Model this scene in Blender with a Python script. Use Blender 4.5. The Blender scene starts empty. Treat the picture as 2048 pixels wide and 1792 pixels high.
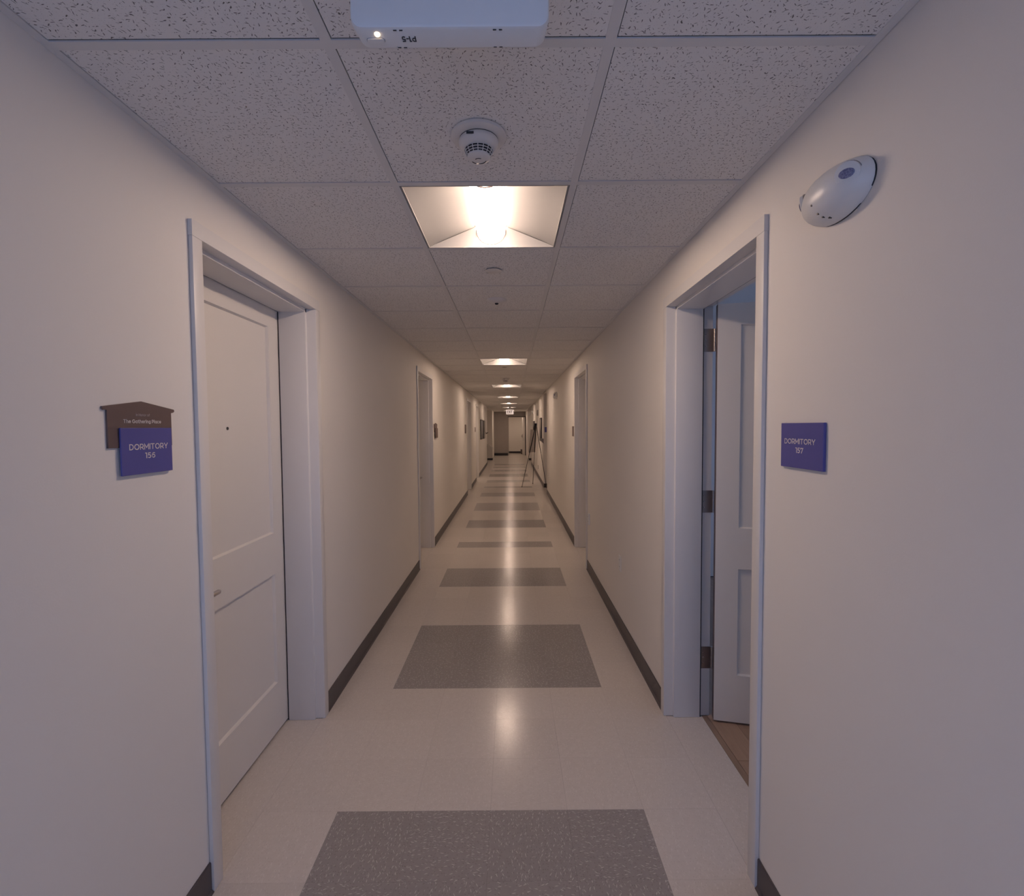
import bpy, bmesh, math, random
from mathutils import Vector, Matrix
random.seed(7)
S = bpy.context.scene
COL = S.collection
PI = math.pi

# ------------------------------------------------------------------ camera
W_, H_ = 2048, 1792
FPX, PITCH, YAW, ROLL, EYE = 978.905, -0.04275, 0.00103, -0.00702, 1.5246
cam_d = bpy.data.cameras.new('camera')
cam_d.sensor_fit = 'HORIZONTAL'
cam_d.sensor_width = 36.0
cam_d.lens = FPX / W_ * 36.0
cam_d.clip_start = 0.02
cam_d.clip_end = 200
cam = bpy.data.objects.new('camera', cam_d)
COL.objects.link(cam)
_fw = Vector((math.sin(YAW) * math.cos(PITCH), math.cos(YAW) * math.cos(PITCH), math.sin(PITCH)))
_rt = Vector((math.cos(YAW), -math.sin(YAW), 0))
_up = _rt.cross(_fw)
_r2 = math.cos(ROLL) * _rt + math.sin(ROLL) * _up
_u2 = -math.sin(ROLL) * _rt + math.cos(ROLL) * _up
cam.matrix_world = Matrix(((_r2.x, _u2.x, -_fw.x, 0), (_r2.y, _u2.y, -_fw.y, 0),
                           (_r2.z, _u2.z, -_fw.z, EYE), (0, 0, 0, 1)))
S.camera = cam

# ------------------------------------------------------------------ light, exposure
S.view_settings.view_transform = 'Standard'
S.view_settings.look = 'None'
S.view_settings.gamma = 1.0
S.view_settings.use_curve_mapping = False
S.view_settings.exposure = 0.36
S.cycles.use_denoising = True
S.cycles.max_bounces = 7
S.cycles.diffuse_bounces = 6
S.cycles.glossy_bounces = 2
S.cycles.transmission_bounces = 2
S.cycles.transparent_max_bounces = 4
S.cycles.use_adaptive_sampling = True
S.cycles.adaptive_threshold = 0.05
S.cycles.adaptive_min_samples = 16
S.cycles.sample_clamp_indirect = 2.5
S.cycles.blur_glossy = 1.0
S.cycles.caustics_reflective = False
S.cycles.caustics_refractive = False

SKY = (0.38, 0.54, 1.0)
SKY_STRENGTH = 1.60
LAMP = (1.0, 0.74, 0.58)
LAMP_STRENGTH = 46.0

wd = bpy.data.worlds.new('daylight')
S.world = wd
wd.use_nodes = True
wd.node_tree.nodes['Background'].inputs[0].default_value = (*SKY, 1)
wd.node_tree.nodes['Background'].inputs[1].default_value = SKY_STRENGTH

def portal(name, loc, rot, sx, sy):
    l = bpy.data.lights.new(name, 'AREA')
    l.shape = 'RECTANGLE'
    l.size = sx
    l.size_y = sy
    l.cycles.is_portal = True
    o = bpy.data.objects.new(name, l)
    COL.objects.link(o)
    o.location = loc
    o.rotation_euler = rot
    return o

# ------------------------------------------------------------------ main dimensions (metres)
XL, XR, HC = -1.0033, 0.8051, 2.3527      # corridor walls and ceiling
YB = -1.2                                 # wall behind the camera
TT = 0.6096                               # ceiling module
YC0 = 1.0822                              # near edge of ceiling tee number 0
XTL, XTR = -0.3787, 0.2309                # right edges of the two main tees
TEE = 0.024
FT = 0.3048                               # floor tile
YF0, XF0 = 1.8859, -0.7028
WT = 0.212                                # wall thickness

portal('window_portal_back', (-0.1, YB - 0.1, 1.02), (PI / 2, 0, 0), 1.7, 1.88)
portal('window_portal_room', (4.45, 2.6, 1.45), (0, PI / 2, 0), 1.5, 3.6)

# ------------------------------------------------------------------ materials
def new_mat(name):
    m = bpy.data.materials.new(name)
    m.use_nodes = True
    nt = m.node_tree
    b = nt.nodes['Principled BSDF']
    return m, nt, b

def nd(nt, kind, **kw):
    n = nt.nodes.new(kind)
    for k, v in kw.items():
        setattr(n, k, v)
    return n

def mth(nt, op, a, b=None, c=None, clamp=False):
    n = nd(nt, 'ShaderNodeMath', operation=op, use_clamp=clamp)
    for i, v in enumerate((a, b, c)):
        if v is None:
            continue
        if isinstance(v, (int, float)):
            n.inputs[i].default_value = v
        else:
            nt.links.new(v, n.inputs[i])
    return n.outputs[0]

def vmth(nt, op, a, b=None):
    n = nd(nt, 'ShaderNodeVectorMath', operation=op)
    for i, v in enumerate((a, b)):
        if v is None:
            continue
        if isinstance(v, (tuple, list)):
            n.inputs[i].default_value = v
        elif isinstance(v, (int, float)):
            n.inputs[i].default_value = (v, v, v)
        else:
            nt.links.new(v, n.inputs[i])
    return n

def mixc(nt, fac, a, b):
    n = nd(nt, 'ShaderNodeMix', data_type='RGBA')
    for i, v in ((0, fac), (6, a), (7, b)):
        if isinstance(v, (int, float)):
            n.inputs[i].default_value = v
        elif isinstance(v, tuple):
            n.inputs[i].default_value = (*v[:3], 1)
        else:
            nt.links.new(v, n.inputs[i])
    return n.outputs[2]

def bump(nt, b, h, strength, dist):
    n = nd(nt, 'ShaderNodeBump')
    n.inputs['Strength'].default_value = strength
    n.inputs['Distance'].default_value = dist
    nt.links.new(h, n.inputs['Height'])
    nt.links.new(n.outputs[0], b.inputs['Normal'])

def noise(nt, vec, scale, detail=2.0, rough=0.5):
    n = nd(nt, 'ShaderNodeTexNoise')
    n.inputs['Scale'].default_value = scale
    n.inputs['Detail'].default_value = detail
    n.inputs['Roughness'].default_value = rough
    if vec is not None:
        nt.links.new(vec, n.inputs['Vector'])
    return n.outputs[0]

def objvec(nt, rnd=0.0):
    tc = nd(nt, 'ShaderNodeTexCoord')
    v = tc.outputs['Object']
    if rnd:
        oi = nd(nt, 'ShaderNodeObjectInfo')
        off = mth(nt, 'MULTIPLY', oi.outputs['Random'], rnd)
        cb = nd(nt, 'ShaderNodeCombineXYZ')
        nt.links.new(off, cb.inputs[0])
        nt.links.new(mth(nt, 'MULTIPLY', off, 1.37), cb.inputs[1])
        v = vmth(nt, 'ADD', v, cb.outputs[0]).outputs[0]
    return v

def flecks(nt, vec, scale, a, b, ang0, angr, keep):
    """little strokes, one per cell, each with a turn of its own: returns a 0..1 mask"""
    vo = nd(nt, 'ShaderNodeTexVoronoi', voronoi_dimensions='2D', feature='F1')
    vo.inputs['Scale'].default_value = scale
    nt.links.new(vec, vo.inputs['Vector'])
    loc = vmth(nt, 'SUBTRACT', vec, vo.outputs['Position']).outputs[0]
    loc = vmth(nt, 'MULTIPLY', loc, (scale, scale, 0)).outputs[0]
    sc = nd(nt, 'ShaderNodeSeparateColor')
    nt.links.new(vo.outputs['Color'], sc.inputs[0])
    ang = mth(nt, 'MULTIPLY_ADD', sc.outputs[0], angr, ang0)
    ro = nd(nt, 'ShaderNodeVectorRotate', rotation_type='Z_AXIS')
    nt.links.new(loc, ro.inputs['Vector'])
    nt.links.new(ang, ro.inputs['Angle'])
    el = vmth(nt, 'MULTIPLY', ro.outputs[0], (1.0 / a, 1.0 / b, 0)).outputs[0]
    ln = vmth(nt, 'LENGTH', el).outputs['Value']
    ms = nd(nt, 'ShaderNodeMapRange', interpolation_type='SMOOTHSTEP')
    nt.links.new(ln, ms.inputs['Value'])
    ms.inputs['From Min'].default_value = 0.55
    ms.inputs['From Max'].default_value = 1.0
    ms.inputs['To Min'].default_value = 1.0
    ms.inputs['To Max'].default_value = 0.0
    kp = mth(nt, 'LESS_THAN', sc.outputs[1], keep)
    return mth(nt, 'MULTIPLY', ms.outputs[0], kp)

def simple(name, col, rough=0.5, metal=0.0, bscale=0, bstr=0.0, var=0.0, vscale=3.0, spec=0.5, bdist=0.002):
    m, nt, b = new_mat(name)
    b.inputs['Roughness'].default_value = rough
    b.inputs['Metallic'].default_value = metal
    b.inputs['Specular IOR Level'].default_value = spec
    v = objvec(nt)
    if var:
        n = noise(nt, v, vscale, 3)
        lo = tuple(c * (1 - var) for c in col)
        hi = tuple(min(1, c * (1 + var)) for c in col)
        nt.links.new(mixc(nt, n, lo, hi), b.inputs['Base Color'])
    else:
        n = noise(nt, v, 40, 2)
        nt.links.new(mixc(nt, n, tuple(c * 0.97 for c in col), col), b.inputs['Base Color'])
    if bscale:
        bump(nt, b, noise(nt, v, bscale, 3), bstr, bdist)
    return m

M = {}
M['wall'] = simple('wall_paint', (0.82, 0.785, 0.74), 0.6, bscale=220, bstr=0.10, var=0.025, vscale=1.5, spec=0.3)
M['trim'] = simple('frame_paint', (0.76, 0.74, 0.72), 0.35, bscale=150, bstr=0.03, var=0.02, vscale=5)
M['door'] = simple('door_paint', (0.78, 0.75, 0.71), 0.38, bscale=180, bstr=0.04, var=0.02, vscale=4)
M['tee'] = simple('grid_paint', (0.74, 0.73, 0.72), 0.5, spec=0.3)
M['base'] = simple('rubber_base', (0.085, 0.072, 0.076), 0.45, var=0.12, vscale=9)
M['black_base'] = simple('black_rubber_base', (0.02, 0.017, 0.019), 0.5)
M['brown_wall'] = simple('brown_wall_paint', (0.33, 0.295, 0.275), 0.6, bscale=200, bstr=0.08, var=0.06, vscale=8)
M['slab'] = simple('slab_grey', (0.14, 0.14, 0.14), 0.9)
M['gap'] = simple('gap_dark', (0.05, 0.045, 0.045), 0.9)
M['white_plastic'] = simple('white_plastic', (0.80, 0.80, 0.79), 0.32, bscale=400, bstr=0.02)
M['detector_plastic'] = simple('detector_plastic', (0.74, 0.72, 0.70), 0.4)
M['dark_plastic'] = simple('dark_plastic', (0.025, 0.024, 0.027), 0.45)
M['blue_sign'] = simple('blue_sign_acrylic', (0.085, 0.085, 0.315), 0.42, var=0.04, vscale=12)
M['brown_sign'] = simple('brown_sign_acrylic', (0.135, 0.092, 0.085), 0.45, var=0.05, vscale=12)
M['sign_text'] = simple('sign_lettering', (0.78, 0.72, 0.68), 0.5)
M['sign_text_dim'] = simple('sign_lettering_thin', (0.42, 0.36, 0.34), 0.5)
M['sign_edge'] = simple('sign_backing', (0.40, 0.40, 0.41), 0.4)
M['grey_text'] = simple('grey_print', (0.05, 0.05, 0.055), 0.6)
M['steel'] = simple('hinge_steel', (0.42, 0.38, 0.36), 0.32, metal=1.0, var=0.1, vscale=30)
M['chrome'] = simple('satin_chrome', (0.62, 0.58, 0.55), 0.25, metal=1.0)
M['black_metal'] = simple('black_metal', (0.018, 0.017, 0.02), 0.4)
M['easel_leg'] = simple('dark_anodised_metal', (0.06, 0.05, 0.05), 0.35)
M['reflector'] = simple('reflector_enamel', (0.33, 0.325, 0.32), 0.45, spec=0.3)
M['housing'] = simple('housing_sheet', (0.5, 0.5, 0.5), 0.5)
M['grey_board'] = simple('grey_board', (0.50, 0.45, 0.42), 0.7, var=0.12, vscale=22)
M['grey_metal'] = simple('grey_metal', (0.30, 0.28, 0.27), 0.45)
M['bin_grey'] = simple('bin_grey_plastic', (0.50, 0.47, 0.44), 0.5)
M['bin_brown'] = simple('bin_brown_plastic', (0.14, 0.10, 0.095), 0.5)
M['weatherstrip'] = simple('weatherstrip', (0.03, 0.027, 0.03), 0.7)
M['picture_frame'] = simple('picture_frame_dark', (0.07, 0.062, 0.06), 0.45)

def lamp_mat(name, col, s):
    m, nt, b = new_mat(name)
    b.inputs['Base Color'].default_value = (0.8, 0.8, 0.8, 1)
    b.inputs['Emission Color'].default_value = (*col, 1)
    b.inputs['Emission Strength'].default_value = s
    return m
def lens_mat(name, col, s):
    m, nt, b = new_mat(name)
    b.inputs['Base Color'].default_value = (0.8, 0.8, 0.8, 1)
    b.inputs['Emission Color'].default_value = (*col, 1)
    tc = nd(nt, 'ShaderNodeTexCoord')
    sp = nd(nt, 'ShaderNodeSeparateXYZ')
    nt.links.new(tc.outputs['Object'], sp.inputs[0])
    q = mth(nt, 'DIVIDE', sp.outputs[0], 0.066)
    q = mth(nt, 'SUBTRACT', 1.0, mth(nt, 'MULTIPLY', mth(nt, 'MULTIPLY', q, q), 0.82))
    nt.links.new(mth(nt, 'MULTIPLY', q, s), b.inputs['Emission Strength'])
    return m
M['lens'] = lens_mat('lamp_lens', LAMP, LAMP_STRENGTH)
M['lens_dim'] = lens_mat('lamp_lens_dim', LAMP, LAMP_STRENGTH * 0.5)
M['led'] = lamp_mat('indicator_led', (1.0, 0.72, 0.45), 3.0)
M['exit_face'] = lamp_mat('exit_sign_face', (1.0, 0.76, 0.66), 0.55)
M['exit_red'] = simple('exit_sign_letters', (0.05, 0.02, 0.018), 0.5)

def ceiling_mat():
    m, nt, b = new_mat('acoustic_tile')
    v = objvec(nt, 37.0)
    wv = vmth(nt, 'SCALE', vmth(nt, 'SUBTRACT', nd_noise_col(nt, v, 60), (0.5, 0.5, 0.5)).outputs[0])
    wv.inputs['Scale'].default_value = 0.012
    v2 = vmth(nt, 'ADD', v, wv.outputs[0]).outputs[0]
    f1 = flecks(nt, v2, 74, 0.36, 0.085, 0, 2 * PI, 0.62)
    f2 = flecks(nt, vmth(nt, 'ADD', v2, (3.3, 1.7, 0)).outputs[0], 110, 0.28, 0.10, 0, 2 * PI, 0.40)
    holes = flecks(nt, vmth(nt, 'ADD', v, (7.3, 9.1, 0)).outputs[0], 190, 0.13, 0.12, 0, 1, 0.35)
    fs = mth(nt, 'MAXIMUM', f1, mth(nt, 'MAXIMUM', mth(nt, 'MULTIPLY', f2, 0.8), mth(nt, 'MULTIPLY', holes, 0.6)))
    mott = noise(nt, v, 9, 4)
    basec = mixc(nt, mott, (0.80, 0.785, 0.77), (0.85, 0.835, 0.82))
    nt.links.new(mixc(nt, mth(nt, 'MULTIPLY', fs, 0.86), basec, (0.055, 0.048, 0.045)), b.inputs['Base Color'])
    b.inputs['Roughness'].default_value = 0.85
    b.inputs['Specular IOR Level'].default_value = 0.2
    return m

def nd_noise_col(nt, vec, scale):
    n = nd(nt, 'ShaderNodeTexNoise')
    n.inputs['Scale'].default_value = scale
    n.inputs['Detail'].default_value = 1.0
    nt.links.new(vec, n.inputs['Vector'])
    return n.outputs['Color']
M['ceiling'] = ceiling_mat()

def vct(name, lo, hi, light, dark, la, da):
    m, nt, b = new_mat(name)
    v = objvec(nt, 53.0)
    n1 = noise(nt, v, 38, 3)
    oi = nd(nt, 'ShaderNodeObjectInfo')
    basec = mixc(nt, n1, lo, hi)
    f1 = flecks(nt, v, 42, 0.33, 0.068, 0.95, 1.3, 0.68)
    f2 = flecks(nt, vmth(nt, 'ADD', v, (5.1, 2.2, 0)).outputs[0], 62, 0.34, 0.085, 0.8, 1.6, 0.6)
    f3 = flecks(nt, vmth(nt, 'ADD', v, (1.9, 8.4, 0)).outputs[0], 85, 0.30, 0.12, 0.4, 2.4, 0.5)
    c = mixc(nt, mth(nt, 'MULTIPLY', f3, da), basec, dark)
    c = mixc(nt, mth(nt, 'MULTIPLY', f2, la * 0.6), c, light)
    c = mixc(nt, mth(nt, 'MULTIPLY', f1, la), c, light)
    # each tile its own shade
    hs = nd(nt, 'ShaderNodeHueSaturation')
    nt.links.new(c, hs.inputs['Color'])
    nt.links.new(mth(nt, 'MULTIPLY_ADD', oi.outputs['Random'], 0.05, 0.975), hs.inputs['Value'])
    nt.links.new(hs.outputs[0], b.inputs['Base Color'])
    rg = mth(nt, 'MULTIPLY_ADD', noise(nt, v, 30, 4), 0.14, 0.12)
    nt.links.new(rg, b.inputs['Roughness'])
    b.inputs['Specular IOR Level'].default_value = 0.36
    bump(nt, b, noise(nt, v, 60, 3), 0.10, 0.003)
    return m
M['vct_beige'] = vct('vinyl_tile_beige', (0.59, 0.54, 0.50), (0.66, 0.61, 0.57), (0.76, 0.72, 0.68), (0.48, 0.43, 0.39), 0.5, 0.5)
M['vct_grey'] = vct('vinyl_tile_grey', (0.285, 0.262, 0.258), (0.345, 0.318, 0.314), (0.62, 0.59, 0.57), (0.17, 0.155, 0.152), 0.75, 0.6)

def wood_mat():
    m, nt, b = new_mat('wood_plank')
    v = objvec(nt, 21.0)
    s = vmth(nt, 'MULTIPLY', v, (22, 1.6, 22)).outputs[0]
    n = noise(nt, s, 2.2, 5, 0.65)
    oi = nd(nt, 'ShaderNodeObjectInfo')
    c = mixc(nt, n, (0.22, 0.145, 0.105), (0.40, 0.28, 0.20))
    hs = nd(nt, 'ShaderNodeHueSaturation')
    nt.links.new(c, hs.inputs['Color'])
    nt.links.new(mth(nt, 'MULTIPLY_ADD', oi.outputs['Random'], 0.4, 0.85), hs.inputs['Value'])
    nt.links.new(hs.outputs[0], b.inputs['Base Color'])
    b.inputs['Roughness'].default_value = 0.4
    return m
M['wood'] = wood_mat()

def picture_mat(name, top, mid, low, scale):
    m, nt, b = new_mat(name)
    tc = nd(nt, 'ShaderNodeTexCoord')
    sx = nd(nt, 'ShaderNodeSeparateXYZ')
    nt.links.new(tc.outputs['Generated'], sx.inputs[0])
    n = noise(nt, tc.outputs['Object'], scale, 4)
    h = mth(nt, 'ADD', sx.outputs[2], mth(nt, 'MULTIPLY', mth(nt, 'SUBTRACT', n, 0.5), 0.5))
    cr = nd(nt, 'ShaderNodeValToRGB')
    e = cr.color_ramp.elements
    e[0].position, e[0].color = 0.18, (*low, 1)
    e[1].position, e[1].color = 0.75, (*top, 1)
    k = e.new(0.36)
    k.color = (*mid, 1)
    nt.links.new(h, cr.inputs[0])
    nt.links.new(cr.outputs[0], b.inputs['Base Color'])
    b.inputs['Roughness'].default_value = 0.35
    return m
M['pic_a'] = picture_mat('landscape_print', (0.30, 0.31, 0.36), (0.20, 0.19, 0.20), (0.02, 0.02, 0.025), 5)
M['pic_b'] = picture_mat('dark_print', (0.12, 0.10, 0.10), (0.03, 0.028, 0.03), (0.10, 0.09, 0.09), 4)
M['pic_c'] = picture_mat('tall_print', (0.40, 0.36, 0.33), (0.05, 0.045, 0.05), (0.025, 0.022, 0.026), 6)

def glass_mat():
    m, nt, b = new_mat('window_glass')
    nt.nodes.remove(b)
    out = nt.nodes['Material Output']
    tr = nd(nt, 'ShaderNodeBsdfTransparent')
    tr.inputs[0].default_value = (0.96, 0.97, 0.98, 1)
    gl = nd(nt, 'ShaderNodeBsdfGlossy')
    gl.inputs['Roughness'].default_value = 0.02
    mx = nd(nt, 'ShaderNodeMixShader')
    mx.inputs[0].default_value = 0.06
    nt.links.new(tr.outputs[0], mx.inputs[1])
    nt.links.new(gl.outputs[0], mx.inputs[2])
    nt.links.new(mx.outputs[0], out.inputs[0])
    return m
M['glass'] = glass_mat()
def lens_clear():
    m, nt, b = new_mat('lamp_head_lens')
    n = nd(nt, 'ShaderNodeTexVoronoi')
    n.inputs['Scale'].default_value = 260
    nt.links.new(objvec(nt), n.inputs['Vector'])
    nt.links.new(mixc(nt, n.outputs['Distance'], (0.09, 0.09, 0.20), (0.34, 0.35, 0.50)), b.inputs['Base Color'])
    b.inputs['Roughness'].default_value = 0.12
    return m
M['head_lens'] = lens_clear()

# ------------------------------------------------------------------ mesh helpers
class MB:
    def __init__(self, tf=None):
        self.v, self.f, self.tf = [], [], tf

    def add(self, verts, faces):
        o = len(self.v)
        self.v += [tuple(p) for p in verts]
        self.f += [tuple(i + o for i in q) for q in faces]
        return self

    def box(self, x0, x1, y0, y1, z0, z1):
        return self.add([(x0, y0, z0), (x1, y0, z0), (x1, y1, z0), (x0, y1, z0),
                         (x0, y0, z1), (x1, y0, z1), (x1, y1, z1), (x0, y1, z1)],
                        [(0, 3, 2, 1), (4, 5, 6, 7), (0, 1, 5, 4), (1, 2, 6, 5), (2, 3, 7, 6), (3, 0, 4, 7)])

    def prism(self, poly, a0, a1, axis='z'):
        """poly in the two other axes (cyclic order), extruded along axis"""
        n = len(poly)
        def P(p, a):
            if axis == 'z': return (p[0], p[1], a)
            if axis == 'y': return (p[0], a, p[1])
            return (a, p[0], p[1])
        vs = [P(p, a0) for p in poly] + [P(p, a1) for p in poly]
        fs = [tuple(range(n))[::-1], tuple(range(n, 2 * n))]
        fs += [(i, (i + 1) % n, n + (i + 1) % n, n + i) for i in range(n)]
        return self.add(vs, fs)

    def lathe(self, prof, seg=24, c=(0, 0, 0), axis='z', caps=True):
        """prof list of (radius, height along axis)"""
        vs, fs = [], []
        for r, h in prof:
            for k in range(seg):
                a = 2 * PI * k / seg
                p, q = r * math.cos(a), r * math.sin(a)
                w = {'z': (p, q, h), 'y': (p, h, q), 'x': (h, p, q)}[axis]
                vs.append((w[0] + c[0], w[1] + c[1], w[2] + c[2]))
        m = len(prof)
        for j in range(m - 1):
            for k in range(seg):
                a, b2 = j * seg + k, j * seg + (k + 1) % seg
                fs.append((a, b2, b2 + seg, a + seg))
        if caps:
            fs.append(tuple(range(seg))[::-1])
            fs.append(tuple(range((m - 1) * seg, m * seg)))
        return self.add(vs, fs)

    def tube(self, pts, r, seg=10):
        pts = [Vector(p) for p in pts]
        rs = r if isinstance(r, (list, tuple)) else [r] * len(pts)
        vs, fs = [], []
        for i, p in enumerate(pts):
            d = (pts[min(i + 1, len(pts) - 1)] - pts[max(i - 1, 0)]).normalized()
            u = d.cross(Vector((0, 0, 1)))
            if u.length < 1e-3:
                u = d.cross(Vector((1, 0, 0)))
            u.normalize()
            w = d.cross(u)
            for k in range(seg):
                a = 2 * PI * k / seg
                vs.append(tuple(p + rs[i] * (math.cos(a) * u + math.sin(a) * w)))
        for j in range(len(pts) - 1):
            for k in range(seg):
                a, b2 = j * seg + k, j * seg + (k + 1) % seg
                fs.append((a, b2, b2 + seg, a + seg))
        n = len(pts)
        fs.append(tuple(range(seg))[::-1])
        fs.append(tuple(range((n - 1) * seg, n * seg)))
        return self.add(vs, fs)

    def rings(self, rings, caps=True, closed=True):
        n = len(rings[0])
        vs = [p for r in rings for p in r]
        fs = []
        for j in range(len(rings) - 1):
            for k in range(n if closed else n - 1):
                a, b2 = j * n + k, j * n + (k + 1) % n
                fs.append((a, b2, b2 + n, a + n))
        if caps:
            fs.append(tuple(range(n))[::-1])
            fs.append(tuple(range((len(rings) - 1) * n, len(rings) * n)))
        return self.add(vs, fs)

    def mesh(self, name, mat, smooth=None, bev=0, bseg=2):
        vs = [self.tf(*p) for p in self.v] if self.tf else self.v
        bm = bmesh.new()
        bv = [bm.verts.new(p) for p in vs]
        for q in self.f:
            try:
                bm.faces.new([bv[i] for i in q])
            except ValueError:
                pass
        bmesh.ops.recalc_face_normals(bm, faces=bm.faces)
        if bev:
            bmesh.ops.remove_doubles(bm, verts=bm.verts, dist=1e-6)
            es = [e for e in bm.edges if len(e.link_faces) == 2 and e.calc_face_angle(0) > 0.5]
            bmesh.ops.bevel(bm, geom=es, offset=bev, segments=bseg, affect='EDGES', profile=0.5, clamp_overlap=True)
        me = bpy.data.meshes.new(name)
        bm.to_mesh(me)
        bm.free()
        me.materials.append(M[mat] if isinstance(mat, str) else mat)
        if smooth is not None:
            for p in me.polygons:
                p.use_smooth = True
            me.set_sharp_from_angle(angle=math.radians(smooth))
        return me

    def build(self, name, mat, parent=None, loc=(0, 0, 0), **kw):
        return obj(name, self.mesh(name, mat, **kw), parent, loc)

def obj(name, me, parent=None, loc=(0, 0, 0)):
    o = bpy.data.objects.new(name, me)
    COL.objects.link(o)
    o.parent = parent
    o.location = loc
    return o

def tag(o, label, cat, group=None, kind=None):
    o['label'] = label
    o['category'] = cat
    if group:
        o['group'] = group
    if kind:
        o['kind'] = kind
    return o

def thing(name, label, cat, loc=(0, 0, 0), group=None, kind=None):
    o = bpy.data.objects.new(name, None)
    COL.objects.link(o)
    o.location = loc
    o.empty_display_size = 0.1
    return tag(o, label, cat, group, kind)

def arc(cx, cy, rx, ry, a0, a1, n=10):
    return [(cx + rx * math.cos(math.radians(a0 + (a1 - a0) * i / n)), cy + ry * math.sin(math.radians(a0 + (a1 - a0) * i / n))) for i in range(n + 1)]
# drawn capitals, small letters and figures: (width, strokes); cap height 1
GL = {
    'D': (0.78, [[(0, 0), (0, 1), (0.32, 1)] + arc(0.32, 0.5, 0.46, 0.5, 80, -80) + [(0.32, 0), (0, 0)]]),
    'O': (0.96, [arc(0.48, 0.5, 0.48, 0.5, 0, 360, 28)]),
    'R': (0.68, [[(0, 0), (0, 1), (0.36, 1)] + arc(0.36, 0.68, 0.30, 0.32, 80, -80) + [(0.36, 0.36), (0, 0.36)], [(0.38, 0.36), (0.68, 0)]]),
    'M': (0.92, [[(0, 0), (0, 1), (0.46, 0.28), (0.92, 1), (0.92, 0)]]),
    'I': (0.0, [[(0, 0), (0, 1)]]),
    'T': (0.76, [[(0, 1), (0.76, 1)], [(0.38, 1), (0.38, 0)]]),
    'Y': (0.78, [[(0, 1), (0.39, 0.40), (0.78, 1)], [(0.39, 0.42), (0.39, 0)]]),
    'P': (0.62, [[(0, 0), (0, 1), (0.33, 1)] + arc(0.33, 0.67, 0.29, 0.33, 80, -80) + [(0.33, 0.34), (0, 0.34)]]),
    'H': (0.72, [[(0, 0), (0, 1)], [(0.72, 0), (0.72, 1)], [(0, 0.5), (0.72, 0.5)]]),
    'G': (0.90, [arc(0.48, 0.5, 0.48, 0.5, 45, 335, 20) + [(0.90, 0.46), (0.58, 0.46)]]),
    'E': (0.60, [[(0.60, 1), (0, 1), (0, 0), (0.60, 0)], [(0, 0.5), (0.52, 0.5)]]),
    'X': (0.72, [[(0, 0), (0.72, 1)], [(0, 1), (0.72, 0)]]),
    '1': (0.26, [[(0, 1), (0.26, 1), (0.26, 0)]]),
    '5': (0.60, [[(0.56, 1), (0.12, 1), (0.07, 0.56), (0.26, 0.60)] + arc(0.28, 0.30, 0.32, 0.30, 85, -130, 14)]),
    '6': (0.64, [arc(0.33, 0.31, 0.31, 0.31, 0, 360, 20), arc(0.42, 0.42, 0.40, 0.58, 65, 192, 14)]),
    '7': (0.62, [[(0, 0.80), (0, 1), (0.62, 1), (0.22, 0)]]),
    '-': (0.30, [[(0, 0.42), (0.30, 0.42)]]),
    'h': (0.52, [[(0, 0), (0, 1.06)], [(0, 0.36)] + arc(0.26, 0.42, 0.26, 0.28, 170, 0) + [(0.52, 0)]]),
    'n': (0.52, [[(0, 0), (0, 0.70)], [(0, 0.36)] + arc(0.26, 0.42, 0.26, 0.28, 170, 0) + [(0.52, 0)]]),
    'r': (0.28, [[(0, 0), (0, 0.70)], [(0, 0.36)] + arc(0.28, 0.40, 0.28, 0.30, 170, 85)]),
    'e': (0.60, [[(0.03, 0.35)] + arc(0.30, 0.35, 0.30, 0.35, 0, 315, 18)]),
    'a': (0.58, [arc(0.29, 0.35, 0.29, 0.35, 0, 360, 18), [(0.58, 0.70), (0.58, 0)]]),
    't': (0.38, [[(0.14, 0.96), (0.14, 0.22)] + arc(0.34, 0.20, 0.20, 0.20, 190, 285, 6), [(0, 0.68), (0.38, 0.68)]]),
    'i': (0.0, [[(0, 0), (0, 0.70)], [(0, 0.92), (0, 1.04)]]),
    'g': (0.58, [arc(0.29, 0.35, 0.29, 0.35, 0, 360, 18), [(0.58, 0.70), (0.58, 0.0)] + arc(0.29, 0.0, 0.29, 0.26, 0, -150, 10)]),
    'l': (0.0, [[(0, 0), (0, 1.06)]]),
    'c': (0.56, [arc(0.33, 0.35, 0.33, 0.35, 48, 312, 16)]),
    'o': (0.66, [arc(0.33, 0.35, 0.33, 0.35, 0, 360, 20)]),
    'f': (0.36, [[(0.12, 0), (0.12, 0.80)] + arc(0.32, 0.82, 0.20, 0.22, 180, 95, 6), [(0, 0.68), (0.36, 0.68)]]),
}

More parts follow.
